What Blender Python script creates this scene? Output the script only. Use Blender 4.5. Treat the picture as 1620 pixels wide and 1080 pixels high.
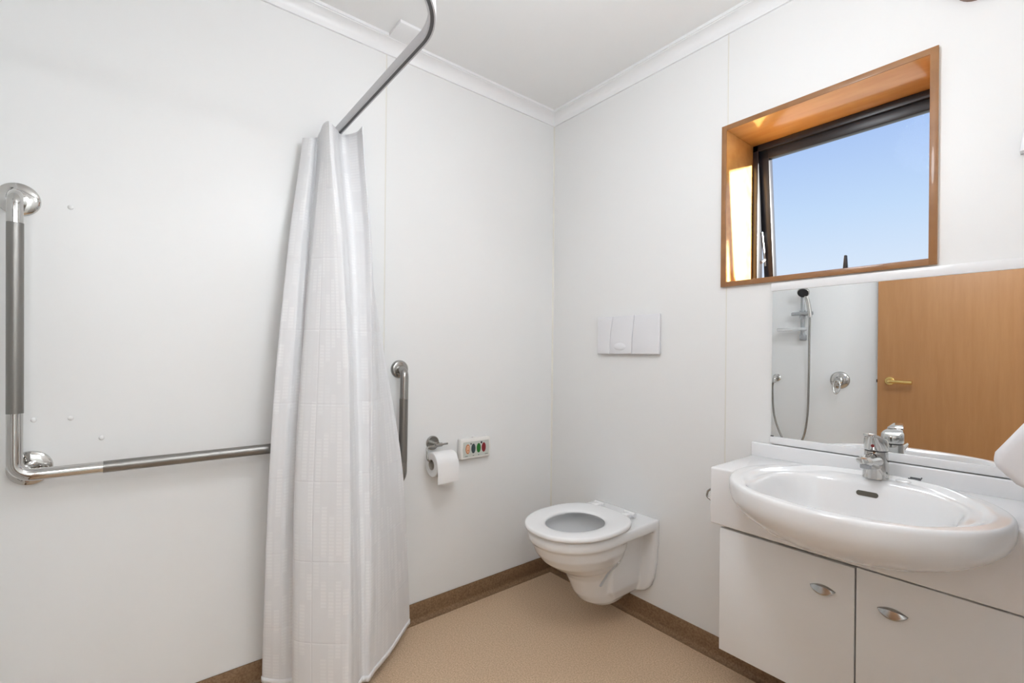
import bpy, bmesh, math, random
from mathutils import Vector, Matrix, noise

random.seed(4)
for o in list(bpy.data.objects):
    bpy.data.objects.remove(o, do_unlink=True)
scene = bpy.context.scene
C = scene.collection
PI = math.pi

# ------------------------------------------------------------------ camera
cd = bpy.data.cameras.new('camera')
cam = bpy.data.objects.new('camera', cd)
C.objects.link(cam)
cd.sensor_fit = 'HORIZONTAL'
cd.sensor_width = 36.0
cd.lens = 734.83 / 1620 * 36
cd.shift_y = 18.38 / 1620
cd.clip_start = 0.02
yaw, roll = 2.46327782, 0.00928483
fw = Vector((math.cos(yaw), math.sin(yaw), 0))
r0 = Vector((math.sin(yaw), -math.cos(yaw), 0))
u0 = r0.cross(fw)
rr = r0 * math.cos(roll) + u0 * math.sin(roll)
uu = -r0 * math.sin(roll) + u0 * math.cos(roll)
M = Matrix((rr, uu, -fw)).transposed().to_4x4()
M.translation = Vector((1.77134, -1.70052, 1.12988))
cam.matrix_world = M
scene.camera = cam

# ------------------------------------------------------------------ sky
world = bpy.data.worlds.new('sky')
scene.world = world
world.use_nodes = True
nt = world.node_tree
nt.nodes.clear()
out = nt.nodes.new('ShaderNodeOutputWorld')
bg = nt.nodes.new('ShaderNodeBackground')
tc = nt.nodes.new('ShaderNodeTexCoord')
sep = nt.nodes.new('ShaderNodeSeparateXYZ')
ramp = nt.nodes.new('ShaderNodeValToRGB')
mr = nt.nodes.new('ShaderNodeMapRange')
mr.inputs['From Min'].default_value = -0.2
mr.inputs['From Max'].default_value = 0.8
nt.links.new(tc.outputs['Generated'], sep.inputs[0])
nt.links.new(sep.outputs['Z'], mr.inputs['Value'])
nt.links.new(mr.outputs[0], ramp.inputs[0])
nt.links.new(ramp.outputs[0], bg.inputs[0])
nt.links.new(bg.outputs[0], out.inputs[0])
els = ramp.color_ramp.elements
els[0].position = 0.0
els[0].color = (0.80, 0.80, 0.78, 1)
els[1].position = 1.0
els[1].color = (0.16, 0.31, 0.75, 1)
for pos, col in ((0.30, (0.80, 0.87, 0.98, 1)), (0.45, (0.58, 0.74, 0.98, 1)), (0.62, (0.37, 0.53, 0.92, 1))):
    e = els.new(pos)
    e.color = col
bg.inputs[1].default_value = 1.0

# ------------------------------------------------------------------ sun
sd = bpy.data.lights.new('sun', 'SUN')
sun = bpy.data.objects.new('sun', sd)
C.objects.link(sun)
sd.energy = 42.0
sd.angle = math.radians(2.0)
sd.color = (1.0, 0.95, 0.86)
sv = Vector((-math.cos(math.radians(23.5)), -math.sin(math.radians(23.5)), -math.tan(math.radians(9))))
sun.rotation_euler = sv.to_track_quat('-Z', 'Y').to_euler()
sun.location = (4, 1.2, 3)

FILL_STRENGTH = 22.0  # glow of the unseen globe added to even out the room
HALL_FILL_STRENGTH = 24.0  # glow of the two unseen globes added in the hall

vs = scene.view_settings
vs.view_transform = 'Standard'
vs.look = 'None'
vs.exposure = 0.0
vs.gamma = 1.0
vs.use_curve_mapping = False


# ------------------------------------------------------------------ helpers
def obj(name, bm, mat, parent=None, smooth=True, angle=40):
    me = bpy.data.meshes.new(name)
    if isinstance(bm, bpy.types.Mesh):
        me = bm
    else:
        bmesh.ops.recalc_face_normals(bm, faces=bm.faces)
        bm.to_mesh(me)
        bm.free()
    if mat is not None:
        me.materials.clear()
        me.materials.append(mat)
    if smooth:
        me.polygons.foreach_set('use_smooth', [True] * len(me.polygons))
        try:
            me.set_sharp_from_angle(angle=math.radians(angle))
        except Exception:
            pass
    o = bpy.data.objects.new(name, me)
    C.objects.link(o)
    if parent is not None:
        o.parent = parent
        o.matrix_parent_inverse = Matrix.Translation(-parent.location)
    return o


def empty(name, loc):
    o = bpy.data.objects.new(name, None)
    o.empty_display_size = 0.05
    C.objects.link(o)
    o.location = loc
    return o


def tag(o, label, cat, group=None):
    o['label'] = label
    o['category'] = cat
    if group:
        o['group'] = group
    return o


def thing(name, loc, label, cat, group=None):
    return tag(empty(name, loc), label, cat, group)


def structure(o):
    o['kind'] = 'structure'
    return o


def box(bm, x0, x1, y0, y1, z0, z1, bev=0.0, seg=2):
    b2 = bmesh.new()
    vs_ = [b2.verts.new((x, y, z)) for x in (x0, x1) for y in (y0, y1) for z in (z0, z1)]
    for f in ((0, 1, 3, 2), (4, 6, 7, 5), (0, 4, 5, 1), (2, 3, 7, 6), (0, 2, 6, 4), (1, 5, 7, 3)):
        b2.faces.new([vs_[i] for i in f])
    if bev > 0:
        bmesh.ops.bevel(b2, geom=list(b2.edges), offset=bev, segments=seg, profile=0.5, affect='EDGES')
    merge(bm, b2)
    return bm


def merge(bm, b2):
    me = bpy.data.meshes.new('tmp')
    b2.to_mesh(me)
    b2.free()
    bm.from_mesh(me)
    bpy.data.meshes.remove(me)


def newbox(*a, **k):
    return box(bmesh.new(), *a, **k)


def loft(bm, rings, cap0=True, cap1=True, closed=True):
    vr = [[bm.verts.new(p) for p in r] for r in rings]
    n = len(vr[0])
    for a, b in zip(vr[:-1], vr[1:]):
        for i in range(n if closed else n - 1):
            j = (i + 1) % n
            bm.faces.new((a[i], a[j], b[j], b[i]))
    if cap0:
        bm.faces.new(list(reversed(vr[0])))
    if cap1:
        bm.faces.new(vr[-1])
    return bm


def frame(axis):
    a = Vector(axis).normalized()
    t = Vector((0, 0, 1)) if abs(a.z) < 0.9 else Vector((1, 0, 0))
    u = t.cross(a).normalized()
    v = a.cross(u)
    return u, v, a


def lathe(bm, origin, axis, prof, n=32, cap=True):
    """prof: list of (radius, distance along axis)"""
    u, v, a = frame(axis)
    o = Vector(origin)
    rings = []
    for r, h in prof:
        r = max(r, 1e-5)
        rings.append([o + a * h + (u * math.cos(2 * PI * i / n) + v * math.sin(2 * PI * i / n)) * r for i in range(n)])
    return loft(bm, rings, cap, cap)


def fillet(pts, rad, n=8):
    """round the inner corners of a polyline"""
    P = [Vector(p) for p in pts]
    outp = [P[0]]
    for i in range(1, len(P) - 1):
        a, b, c = P[i - 1], P[i], P[i + 1]
        d1, d2 = (a - b).normalized(), (c - b).normalized()
        ang = d1.angle(d2)
        if ang > PI - 0.02:
            outp.append(b)
            continue
        r = rad[i - 1] if isinstance(rad, (list, tuple)) else rad
        t = min(r / math.tan(ang / 2), (a - b).length * 0.49, (c - b).length * 0.49)
        r = t * math.tan(ang / 2)
        ctr = b + (d1 + d2).normalized() * (r / math.sin(ang / 2))
        s, e = b + d1 * t, b + d2 * t
        v1, v2 = s - ctr, e - ctr
        tot = v1.angle(v2)
        ax = v1.cross(v2).normalized()
        for k in range(n + 1):
            outp.append(ctr + Matrix.Rotation(tot * k / n, 3, ax) @ v1)
    outp.append(P[-1])
    return outp


def smooth_path(pts, n=8):
    P = [Vector(p) for p in pts]
    res = []
    for i in range(len(P) - 1):
        p0, p1, p2, p3 = P[max(i - 1, 0)], P[i], P[i + 1], P[min(i + 2, len(P) - 1)]
        for k in range(n):
            t = k / n
            res.append(0.5 * ((2 * p1) + (p2 - p0) * t + (2 * p0 - 5 * p1 + 4 * p2 - p3) * t * t + (3 * p1 - p0 - 3 * p2 + p3) * t ** 3))
    res.append(P[-1])
    return res


def sweep(bm, path, section, up=(0, 0, 1), cap=True):
    """section: list of (side, up) offsets"""
    P = [Vector(p) for p in path]
    T = []
    for i in range(len(P)):
        T.append((P[min(i + 1, len(P) - 1)] - P[max(i - 1, 0)]).normalized())
    u = Vector(up)
    u = (u - T[0] * u.dot(T[0])).normalized()
    rings = []
    for i, p in enumerate(P):
        if i:
            q = T[i - 1].rotation_difference(T[i])
            u = q @ u
            u = (u - T[i] * u.dot(T[i])).normalized()
        s = T[i].cross(u)
        rings.append([p + s * a + u * b for a, b in section])
    return loft(bm, rings, cap, cap)


def circ(r, n=20):
    return [(r * math.cos(2 * PI * i / n), r * math.sin(2 * PI * i / n)) for i in range(n)]


def tube(bm, path, r, n=20, up=(0, 0, 1)):
    if abs((Vector(path[1]) - Vector(path[0])).normalized().dot(Vector(up))) > 0.95:
        up = (1, 0, 0) if up != (1, 0, 0) else (0, 1, 0)
    return sweep(bm, path, circ(r, n), up)


def prism(bm, poly, axis, a0, a1, bev=0.0, seg=3):
    """poly in the two remaining coordinates; extruded along axis from a0 to a1"""
    def pt(u, v, w):
        return {'x': (w, u, v), 'y': (u, w, v), 'z': (u, v, w)}[axis]
    b2 = bmesh.new()
    loft(b2, [[pt(u, v, a0) for u, v in poly], [pt(u, v, a1) for u, v in poly]])
    bmesh.ops.recalc_face_normals(b2, faces=b2.faces)
    if bev > 0:
        es = [e for e in b2.edges if e.calc_face_angle(0) > 0.5]
        bmesh.ops.bevel(b2, geom=es, offset=bev, segments=seg, profile=0.5, affect='EDGES')
    merge(bm, b2)
    return bm


def superellipse(cx, cy, a, bf, bb, nf=2.0, nb=2.0, n=64):
    """plan outline; bf = half length towards -y, bb = half length towards +y"""
    pts = []
    for i in range(n):
        t = 2 * PI * i / n
        c, s = math.cos(t), math.sin(t)
        e = nb if s > 0 else nf
        x = a * math.copysign(abs(c) ** (2 / e), c)
        y = (bb if s > 0 else bf) * math.copysign(abs(s) ** (2 / e), s)
        pts.append((cx + x, cy + y))
    return pts


def bake(o):
    dg = bpy.context.evaluated_depsgraph_get()
    dg.update()
    me = bpy.data.meshes.new_from_object(o.evaluated_get(dg))
    o.modifiers.clear()
    o.data = me
    me.polygons.foreach_set('use_smooth', [True] * len(me.polygons))
    return o


# ------------------------------------------------------------------ materials
def material(name, col, rough=0.5, metal=0.0, spec=0.5, coat=0.0, coat_rough=0.05, emit=None, estr=0, alpha=1, trans=0):
    m = bpy.data.materials.new(name)
    m.use_nodes = True
    b = m.node_tree.nodes['Principled BSDF']
    b.inputs['Base Color'].default_value = (*col, 1)
    b.inputs['Roughness'].default_value = rough
    b.inputs['Metallic'].default_value = metal
    b.inputs['Specular IOR Level'].default_value = spec
    b.inputs['Coat Weight'].default_value = coat
    b.inputs['Coat Roughness'].default_value = coat_rough
    b.inputs['Transmission Weight'].default_value = trans
    if emit:
        b.inputs['Emission Color'].default_value = (*emit, 1)
        b.inputs['Emission Strength'].default_value = estr
    return m


def nd(m, typ, **k):
    n = m.node_tree.nodes.new(typ)
    for a, b in k.items():
        setattr(n, a, b)
    return n


def lk(m, a, b):
    m.node_tree.links.new(a, b)


def noise_bump(m, scale, strength, dist=0.001, stretch=(1, 1, 1), detail=3):
    t = nd(m, 'ShaderNodeTexCoord')
    mp = nd(m, 'ShaderNodeMapping')
    mp.inputs['Scale'].default_value = stretch
    n = nd(m, 'ShaderNodeTexNoise')
    n.inputs['Scale'].default_value = scale
    n.inputs['Detail'].default_value = detail
    b = nd(m, 'ShaderNodeBump')
    b.inputs['Strength'].default_value = strength
    b.inputs['Distance'].default_value = dist
    lk(m, t.outputs['Object'], mp.inputs[0])
    lk(m, mp.outputs[0], n.inputs['Vector'])
    lk(m, n.outputs['Fac'], b.inputs['Height'])
    lk(m, b.outputs[0], m.node_tree.nodes['Principled BSDF'].inputs['Normal'])
    return n


def noise_colour(m, c1, c2, scale, stretch=(1, 1, 1), detail=4, lo=0.35, hi=0.65, rough=0.5):
    t = nd(m, 'ShaderNodeTexCoord')
    mp = nd(m, 'ShaderNodeMapping')
    mp.inputs['Scale'].default_value = stretch
    n = nd(m, 'ShaderNodeTexNoise')
    n.inputs['Scale'].default_value = scale
    n.inputs['Detail'].default_value = detail
    n.inputs['Roughness'].default_value = rough
    r = nd(m, 'ShaderNodeValToRGB')
    r.color_ramp.elements[0].position = lo
    r.color_ramp.elements[0].color = (*c1, 1)
    r.color_ramp.elements[1].position = hi
    r.color_ramp.elements[1].color = (*c2, 1)
    lk(m, t.outputs['Object'], mp.inputs[0])
    lk(m, mp.outputs[0], n.inputs['Vector'])
    lk(m, n.outputs['Fac'], r.inputs[0])
    lk(m, r.outputs[0], m.node_tree.nodes['Principled BSDF'].inputs['Base Color'])
    return r


MT = {}
MT['wall'] = material('wall_panel_laminate', (0.86, 0.86, 0.85), 0.38, spec=0.35)
noise_bump(MT['wall'], 60, 0.04, 0.0006)
MT['joint'] = material('cream_joint', (0.80, 0.78, 0.71), 0.5)
MT['ceiling'] = material('ceiling_paint', (0.90, 0.90, 0.89), 0.8, spec=0.2)
MT['cornice'] = material('cornice_gloss', (0.90, 0.90, 0.90), 0.35)
MT['floor'] = material('brown_vinyl', (0.3, 0.2, 0.13), 0.5, spec=0.35)
noise_colour(MT['floor'], (0.54, 0.375, 0.24), (0.74, 0.55, 0.375), 200, lo=0.36, hi=0.64, detail=3)
noise_bump(MT['floor'], 300, 0.15, 0.0006)
MT['hall_floor'] = material('hall_floor_vinyl', (0.55, 0.50, 0.45), 0.5)
MT['cove'] = material('dark_brown_vinyl_cove', (0.2, 0.11, 0.06), 0.55, spec=0.3)
noise_colour(MT['cove'], (0.20, 0.115, 0.06), (0.29, 0.18, 0.10), 150, lo=0.36, hi=0.64, detail=3)
MT['timber'] = material('varnished_timber', (0.5, 0.22, 0.07), 0.35, coat=1.0, coat_rough=0.12)
noise_colour(MT['timber'], (0.64, 0.32, 0.085), (0.76, 0.43, 0.14), 9, stretch=(0.6, 3, 3), detail=5, lo=0.3, hi=0.7)
MT['timber'].node_tree.nodes['Principled BSDF'].inputs['Coat IOR'].default_value = 1.7
MT['timber_edge'] = material('timber_edge', (0.3, 0.14, 0.05), 0.4, coat=0.3)
noise_colour(MT['timber_edge'], (0.27, 0.12, 0.04), (0.37, 0.175, 0.065), 14, stretch=(1, 1, 1), detail=5, lo=0.3, hi=0.7)
MT['doorwood'] = material('door_veneer', (0.4, 0.2, 0.08), 0.45, coat=0.2, coat_rough=0.3)
noise_colour(MT['doorwood'], (0.37, 0.168, 0.055), (0.43, 0.21, 0.078), 4, stretch=(9, 9, 0.8), detail=8, lo=0.25, hi=0.75, rough=0.6)
MT['black_alu'] = material('black_aluminium', (0.012, 0.012, 0.016), 0.35)
MT['rubber'] = material('black_rubber', (0.01, 0.01, 0.01), 0.6)
MT['chrome'] = material('chrome', (0.58, 0.57, 0.55), 0.06, 1.0)
MT['steel'] = material('satin_steel', (0.38, 0.37, 0.35), 0.24, 1.0)
MT['pull'] = material('brushed_pull', (0.42, 0.42, 0.41), 0.2, 1.0)
MT['knurl'] = material('knurled_steel', (0.27, 0.26, 0.245), 0.36, 1.0)
noise_bump(MT['knurl'], 900, 0.35, 0.0005)
MT['alu'] = material('anodised_aluminium', (0.62, 0.62, 0.64), 0.40, 0.25)
MT['slot_shade'] = material('shadow_slot', (0.10, 0.10, 0.105), 0.5)
MT['porcelain'] = material('white_porcelain', (0.87, 0.87, 0.87), 0.12, coat=0.5, coat_rough=0.04)
MT['seat'] = material('white_seat_plastic', (0.92, 0.92, 0.92), 0.2)
MT['plastic'] = material('white_plastic', (0.82, 0.82, 0.84), 0.3)
MT['plastic_cream'] = material('cream_white_plastic', (0.86, 0.84, 0.80), 0.35)
MT['lam'] = material('white_gloss_laminate', (0.88, 0.88, 0.885), 0.22)
MT['door_lam'] = material('white_door_melamine', (0.88, 0.88, 0.875), 0.4)
MT['carcass'] = material('cabinet_carcass', (0.6, 0.58, 0.56), 0.6)
MT['gap'] = material('dark_gap', (0.05, 0.045, 0.04), 0.8)
MT['mirror'] = material('mirror_silver', (0.93, 0.95, 0.96), 0.0, 1.0)
MT['mirror_edge'] = material('mirror_edge', (0.25, 0.27, 0.27), 0.3)
MT['paper'] = material('toilet_paper', (0.88, 0.87, 0.86), 0.9, spec=0.1)
noise_bump(MT['paper'], 250, 0.3, 0.0008)
MT['card'] = material('cardboard', (0.45, 0.40, 0.34), 0.9)
MT['face'] = material('grey_faceplate', (0.60, 0.62, 0.57), 0.45)
MT['orange'] = material('orange_button', (0.62, 0.22, 0.08), 0.4)
MT['cream_spot'] = material('cream_button', (0.8, 0.52, 0.35), 0.4)
MT['grey_btn'] = material('grey_button', (0.05, 0.075, 0.08), 0.4)
MT['green_btn'] = material('green_button', (0.01, 0.17, 0.015), 0.4)
MT['red_btn'] = material('red_button', (0.22, 0.012, 0.015), 0.4)
MT['ink'] = material('dark_print', (0.03, 0.03, 0.03), 0.6)
MT['redspot'] = material('red_spot', (0.35, 0.02, 0.02), 0.3)
MT['brass'] = material('brass', (0.72, 0.52, 0.20), 0.2, 1.0)
MT['overflow'] = material('overflow_dark', (0.09, 0.08, 0.06), 0.5)
MT['water'] = material('pan_water', (0.35, 0.36, 0.36), 0.03, spec=0.8)
MT['grey_plastic'] = material('grey_chrome_plastic', (0.42, 0.43, 0.44), 0.25, 0.6)
MT['black_plastic'] = material('black_plastic', (0.02, 0.02, 0.022), 0.4)
MT['bronze'] = material('brown_metal', (0.25, 0.16, 0.12), 0.4, 0.6)
MT['clear'] = material('clear_plastic', (0.75, 0.76, 0.76), 0.15)
MT['lamp'] = material('fill_lamp_glow', (0.9, 0.9, 0.9), 0.5, emit=(0.92, 0.97, 1.03), estr=FILL_STRENGTH)
MT['hall_fill'] = material('hall_fill_glow', (0.9, 0.9, 0.9), 0.5, emit=(0.93, 0.97, 1.0), estr=HALL_FILL_STRENGTH)


def thin_glass():
    m = bpy.data.materials.new('window_glass')
    m.use_nodes = True
    t = m.node_tree
    t.nodes.clear()
    o = t.nodes.new('ShaderNodeOutputMaterial')
    mix = t.nodes.new('ShaderNodeMixShader')
    tr = t.nodes.new('ShaderNodeBsdfTransparent')
    gl = t.nodes.new('ShaderNodeBsdfGlossy')
    tr.inputs[0].default_value = (0.97, 0.985, 0.99, 1)
    gl.inputs['Roughness'].default_value = 0.0
    mix.inputs[0].default_value = 0.0006
    t.links.new(tr.outputs[0], mix.inputs[1])
    t.links.new(gl.outputs[0], mix.inputs[2])
    t.links.new(mix.outputs[0], o.inputs[0])
    return m


MT['glass'] = thin_glass()


def clear_plastic():
    m = bpy.data.materials.new('frosted_clear_plastic')
    m.use_nodes = True
    t = m.node_tree
    pb = t.nodes['Principled BSDF']
    pb.inputs['Base Color'].default_value = (0.8, 0.81, 0.81, 1)
    pb.inputs['Roughness'].default_value = 0.15
    mix = t.nodes.new('ShaderNodeMixShader')
    tr = t.nodes.new('ShaderNodeBsdfTransparent')
    mix.inputs[0].default_value = 0.45
    o = t.nodes['Material Output']
    t.links.new(tr.outputs[0], mix.inputs[1])
    t.links.new(pb.outputs[0], mix.inputs[2])
    t.links.new(mix.outputs[0], o.inputs[0])
    return m


MT['clear'] = clear_plastic()


def curtain_material():
    m = bpy.data.materials.new('woven_curtain')
    m.use_nodes = True
    t = m.node_tree
    pb = t.nodes['Principled BSDF']
    o = t.nodes['Material Output']
    uv = t.nodes.new('ShaderNodeUVMap')
    uv.uv_map = 'UVMap'
    # woven blocks
    sp0 = t.nodes.new('ShaderNodeSeparateXYZ')
    t.links.new(uv.outputs[0], sp0.inputs[0])

    def mth(op, a_, b_=None):
        n_ = t.nodes.new('ShaderNodeMath')
        n_.operation = op
        for idx, val in enumerate((a_, b_)):
            if val is None:
                continue
            if isinstance(val, (int, float)):
                n_.inputs[idx].default_value = val
            else:
                t.links.new(val, n_.inputs[idx])
        return n_.outputs[0]

    ucol = mth('FLOOR', mth('DIVIDE', sp0.outputs['X'], 0.026))
    wn1 = t.nodes.new('ShaderNodeTexWhiteNoise')
    wn1.noise_dimensions = '1D'
    t.links.new(ucol, wn1.inputs['W'])
    vrow = mth('FLOOR', mth('ADD', mth('DIVIDE', sp0.outputs['Y'], 0.075), mth('MULTIPLY', wn1.outputs['Value'], 0.8)))
    cmb = t.nodes.new('ShaderNodeCombineXYZ')
    t.links.new(ucol, cmb.inputs[0])
    t.links.new(vrow, cmb.inputs[1])
    wn2 = t.nodes.new('ShaderNodeTexWhiteNoise')
    wn2.noise_dimensions = '2D'
    t.links.new(cmb.outputs[0], wn2.inputs['Vector'])
    blk = t.nodes.new('ShaderNodeValToRGB')
    blk.color_ramp.elements[0].position = 0.30
    blk.color_ramp.elements[1].position = 0.75
    t.links.new(wn2.outputs['Value'], blk.inputs[0])
    fu = mth('FRACT', mth('DIVIDE', sp0.outputs['X'], 0.026))
    gap_ = mth('LESS_THAN', fu, 0.70)
    brk = mth('MULTIPLY', blk.outputs[0], gap_)
    # ribs across
    sp = t.nodes.new('ShaderNodeSeparateXYZ')
    t.links.new(uv.outputs[0], sp.inputs[0])
    mu = t.nodes.new('ShaderNodeMath')
    mu.operation = 'MULTIPLY'
    mu.inputs[1].default_value = 2 * PI / 0.0105
    sn = t.nodes.new('ShaderNodeMath')
    sn.operation = 'SINE'
    t.links.new(sp.outputs['Y'], mu.inputs[0])
    t.links.new(mu.outputs[0], sn.inputs[0])
    m1 = t.nodes.new('ShaderNodeMapRange')
    m1.inputs['From Min'].default_value = -1
    m1.inputs['From Max'].default_value = 1
    m1.inputs['To Min'].default_value = 0.35
    t.links.new(sn.outputs[0], m1.inputs['Value'])
    pat = t.nodes.new('ShaderNodeMath')
    pat.operation = 'MULTIPLY'
    t.links.new(brk, pat.inputs[0])
    t.links.new(m1.outputs[0], pat.inputs[1])
    ramp_ = t.nodes.new('ShaderNodeValToRGB')
    ramp_.color_ramp.elements[0].color = (0.885, 0.885, 0.895, 1)
    ramp_.color_ramp.elements[1].color = (0.97, 0.97, 0.975, 1)
    t.links.new(pat.outputs[0], ramp_.inputs[0])
    t.links.new(ramp_.outputs[0], pb.inputs['Base Color'])
    pb.inputs['Roughness'].default_value = 0.55
    pb.inputs['Sheen Weight'].default_value = 0.15
    # packaging creases
    b2 = t.nodes.new('ShaderNodeTexBrick')
    b2.inputs['Scale'].default_value = 1.0
    b2.inputs['Brick Width'].default_value = 0.33
    b2.inputs['Row Height'].default_value = 0.24
    b2.inputs['Mortar Size'].default_value = 0.004
    b2.inputs['Mortar Smooth'].default_value = 1.0
    b2.inputs['Color1'].default_value = (0, 0, 0, 1)
    b2.inputs['Color2'].default_value = (0, 0, 0, 1)
    b2.inputs['Mortar'].default_value = (1, 1, 1, 1)
    b2.offset = 0.0
    t.links.new(uv.outputs[0], b2.inputs['Vector'])
    bu = t.nodes.new('ShaderNodeBump')
    bu.inputs['Strength'].default_value = 0.25
    bu.inputs['Distance'].default_value = 0.004
    t.links.new(b2.outputs['Color'], bu.inputs['Height'])
    bu2 = t.nodes.new('ShaderNodeBump')
    bu2.inputs['Strength'].default_value = 0.2
    bu2.inputs['Distance'].default_value = 0.0012
    t.links.new(pat.outputs[0], bu2.inputs['Height'])
    t.links.new(bu.outputs[0], bu2.inputs['Normal'])
    t.links.new(bu2.outputs[0], pb.inputs['Normal'])
    tl = t.nodes.new('ShaderNodeBsdfTranslucent')
    tl.inputs[0].default_value = (0.95, 0.95, 0.97, 1)
    mix = t.nodes.new('ShaderNodeMixShader')
    mix.inputs[0].default_value = 0.14
    t.links.new(pb.outputs[0], mix.inputs[1])
    t.links.new(tl.outputs[0], mix.inputs[2])
    t.links.new(mix.outputs[0], o.inputs[0])
    return m


MT['curtain'] = curtain_material()
MT['hem'] = material('curtain_hem', (0.90, 0.90, 0.91), 0.6)

# ------------------------------------------------------------------ room shell
XR, YB, ZT = 1.90, -2.15, 2.375
ZSK = 0.075

fl = structure(obj('floor', newbox(-0.12, XR + 0.12, YB - 0.12, 0.12, -0.1, 0.0), MT['floor'], smooth=False))
cl = structure(obj('ceiling', newbox(-0.12, XR + 0.12, YB - 0.12, 0.26, ZT, ZT + 0.1), MT['ceiling'], smooth=False))

# left wall: backing, two laminate panels and the joint between them
wl = structure(obj('wall_left', newbox(-0.12, -0.007, YB - 0.12, 0.12, 0.0, ZT), MT['joint'], smooth=False))
JL = -0.932
obj('wall_panel', newbox(-0.007, 0.0, YB, JL - 0.0022, ZSK, ZT, bev=0.0012, seg=1), MT['wall'], wl, smooth=False)
obj('wall_panel', newbox(-0.007, 0.0, JL + 0.0022, -0.004, ZSK, ZT, bev=0.0012, seg=1), MT['wall'], wl, smooth=False)
obj('joint_strip', newbox(-0.007, -0.001, JL - 0.0022, JL + 0.0022, ZSK, ZT), MT['joint'], wl, smooth=False)
bm = bmesh.new()
prism(bm, [(-0.007, 0.007), (0.0055, 0.0), (0.0, -0.0055), (-0.007, -0.004)], 'z', ZSK, ZT)
obj('corner_joint', bm, MT['joint'], wl, smooth=False)

# window wall with the window opening
WX0, WX1, WZ0, WZ1 = 0.911, 1.511, 1.383, 1.977
JR = 0.9265
HX0, HX1, HZ0, HZ1 = WX0 + 0.004, WX1 - 0.004, WZ0 + 0.004, WZ1 - 0.004


def holed(x0, x1, y0, y1, z0, z1, hx0, hx1, hz0, hz1):
    b = bmesh.new()
    box(b, x0, hx0, y0, y1, z0, z1)
    box(b, hx1, x1, y0, y1, z0, z1)
    box(b, hx0, hx1, y0, y1, z0, hz0)
    box(b, hx0, hx1, y0, y1, hz1, z1)
    return b


wr = structure(obj('wall_window', holed(-0.12, XR + 0.12, 0.007, 0.245, 0.0, ZT, HX0, HX1, HZ0, HZ1), MT['joint'], smooth=False))
b = bmesh.new()
box(b, 0.004, HX0, 0.0, 0.007, ZSK, ZT)
box(b, HX0, JR - 0.0022, 0.0, 0.007, ZSK, HZ0)
box(b, HX0, JR - 0.0022, 0.0, 0.007, HZ1, ZT)
obj('wall_panel', b, MT['wall'], wr, smooth=False)
b = bmesh.new()
box(b, JR + 0.0022, HX1, 0.0, 0.007, ZSK, HZ0)
box(b, JR + 0.0022, HX1, 0.0, 0.007, HZ1, ZT)
box(b, HX1, XR, 0.0, 0.007, ZSK, ZT)
obj('wall_panel', b, MT['wall'], wr, smooth=False)
b = bmesh.new()
box(b, JR - 0.0022, JR + 0.0022, 0.001, 0.007, ZSK, HZ0)
box(b, JR - 0.0022, JR + 0.0022, 0.001, 0.007, HZ1, ZT)
obj('joint_strip', b, MT['joint'], wr, smooth=False)

# right wall with the doorway the photograph is taken from, and the hall beyond it
OY0, OY1, OZ = -2.105, -1.285, 2.05
b = bmesh.new()
box(b, XR, XR + 0.10, OY1, 0.0, 0.0, ZT)
box(b, XR, XR + 0.10, YB, OY0, 0.0, ZT)
box(b, XR, XR + 0.10, OY0, OY1, OZ, ZT)
structure(obj('wall_right', b, MT['wall'], smooth=False))
HXE, HY0, HY1 = 3.25, -3.0, -0.3
structure(obj('floor_hall', newbox(XR + 0.12, HXE + 0.1, HY0 - 0.1, HY1 + 0.1, -0.1, 0.0), MT['hall_floor'], smooth=False))
structure(obj('ceiling_hall', newbox(XR + 0.12, HXE + 0.1, HY0 - 0.1, HY1 + 0.1, ZT, ZT + 0.1), MT['ceiling'], smooth=False))
b = bmesh.new()
box(b, HXE, HXE + 0.1, HY0 - 0.1, HY1 + 0.1, 0.0, ZT)
box(b, XR + 0.12, HXE, HY0 - 0.1, HY0, 0.0, ZT)
box(b, XR + 0.12, HXE, HY1, HY1 + 0.1, 0.0, ZT)
box(b, XR + 0.10, XR + 0.12, HY0 - 0.1, OY0, 0.0, ZT)
box(b, XR + 0.10, XR + 0.12, OY1, HY1 + 0.1, 0.0, ZT)
box(b, XR + 0.10, XR + 0.12, OY0, OY1, OZ, ZT)
structure(obj('wall_hall', b, MT['wall'], smooth=False))
b = bmesh.new()
box(b, XR - 0.002, XR + 0.122, OY1 - 0.02, OY1, 0.0, OZ, bev=0.002)
box(b, XR - 0.002, XR + 0.122, OY0, OY0 + 0.02, 0.0, OZ, bev=0.002)
box(b, XR - 0.002, XR + 0.122, OY0, OY1, OZ - 0.02, OZ, bev=0.002)
structure(obj('trim_5', b, MT['cornice']))

# back wall; the door leaf stands open against it (seen in the mirror)
DX0, DX1, DZ = 0.912, 1.735, 2.04
wb = structure(obj('wall_back', newbox(-0.12, XR + 0.12, YB - 0.12, YB, 0, ZT), MT['wall'], smooth=False))

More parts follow.
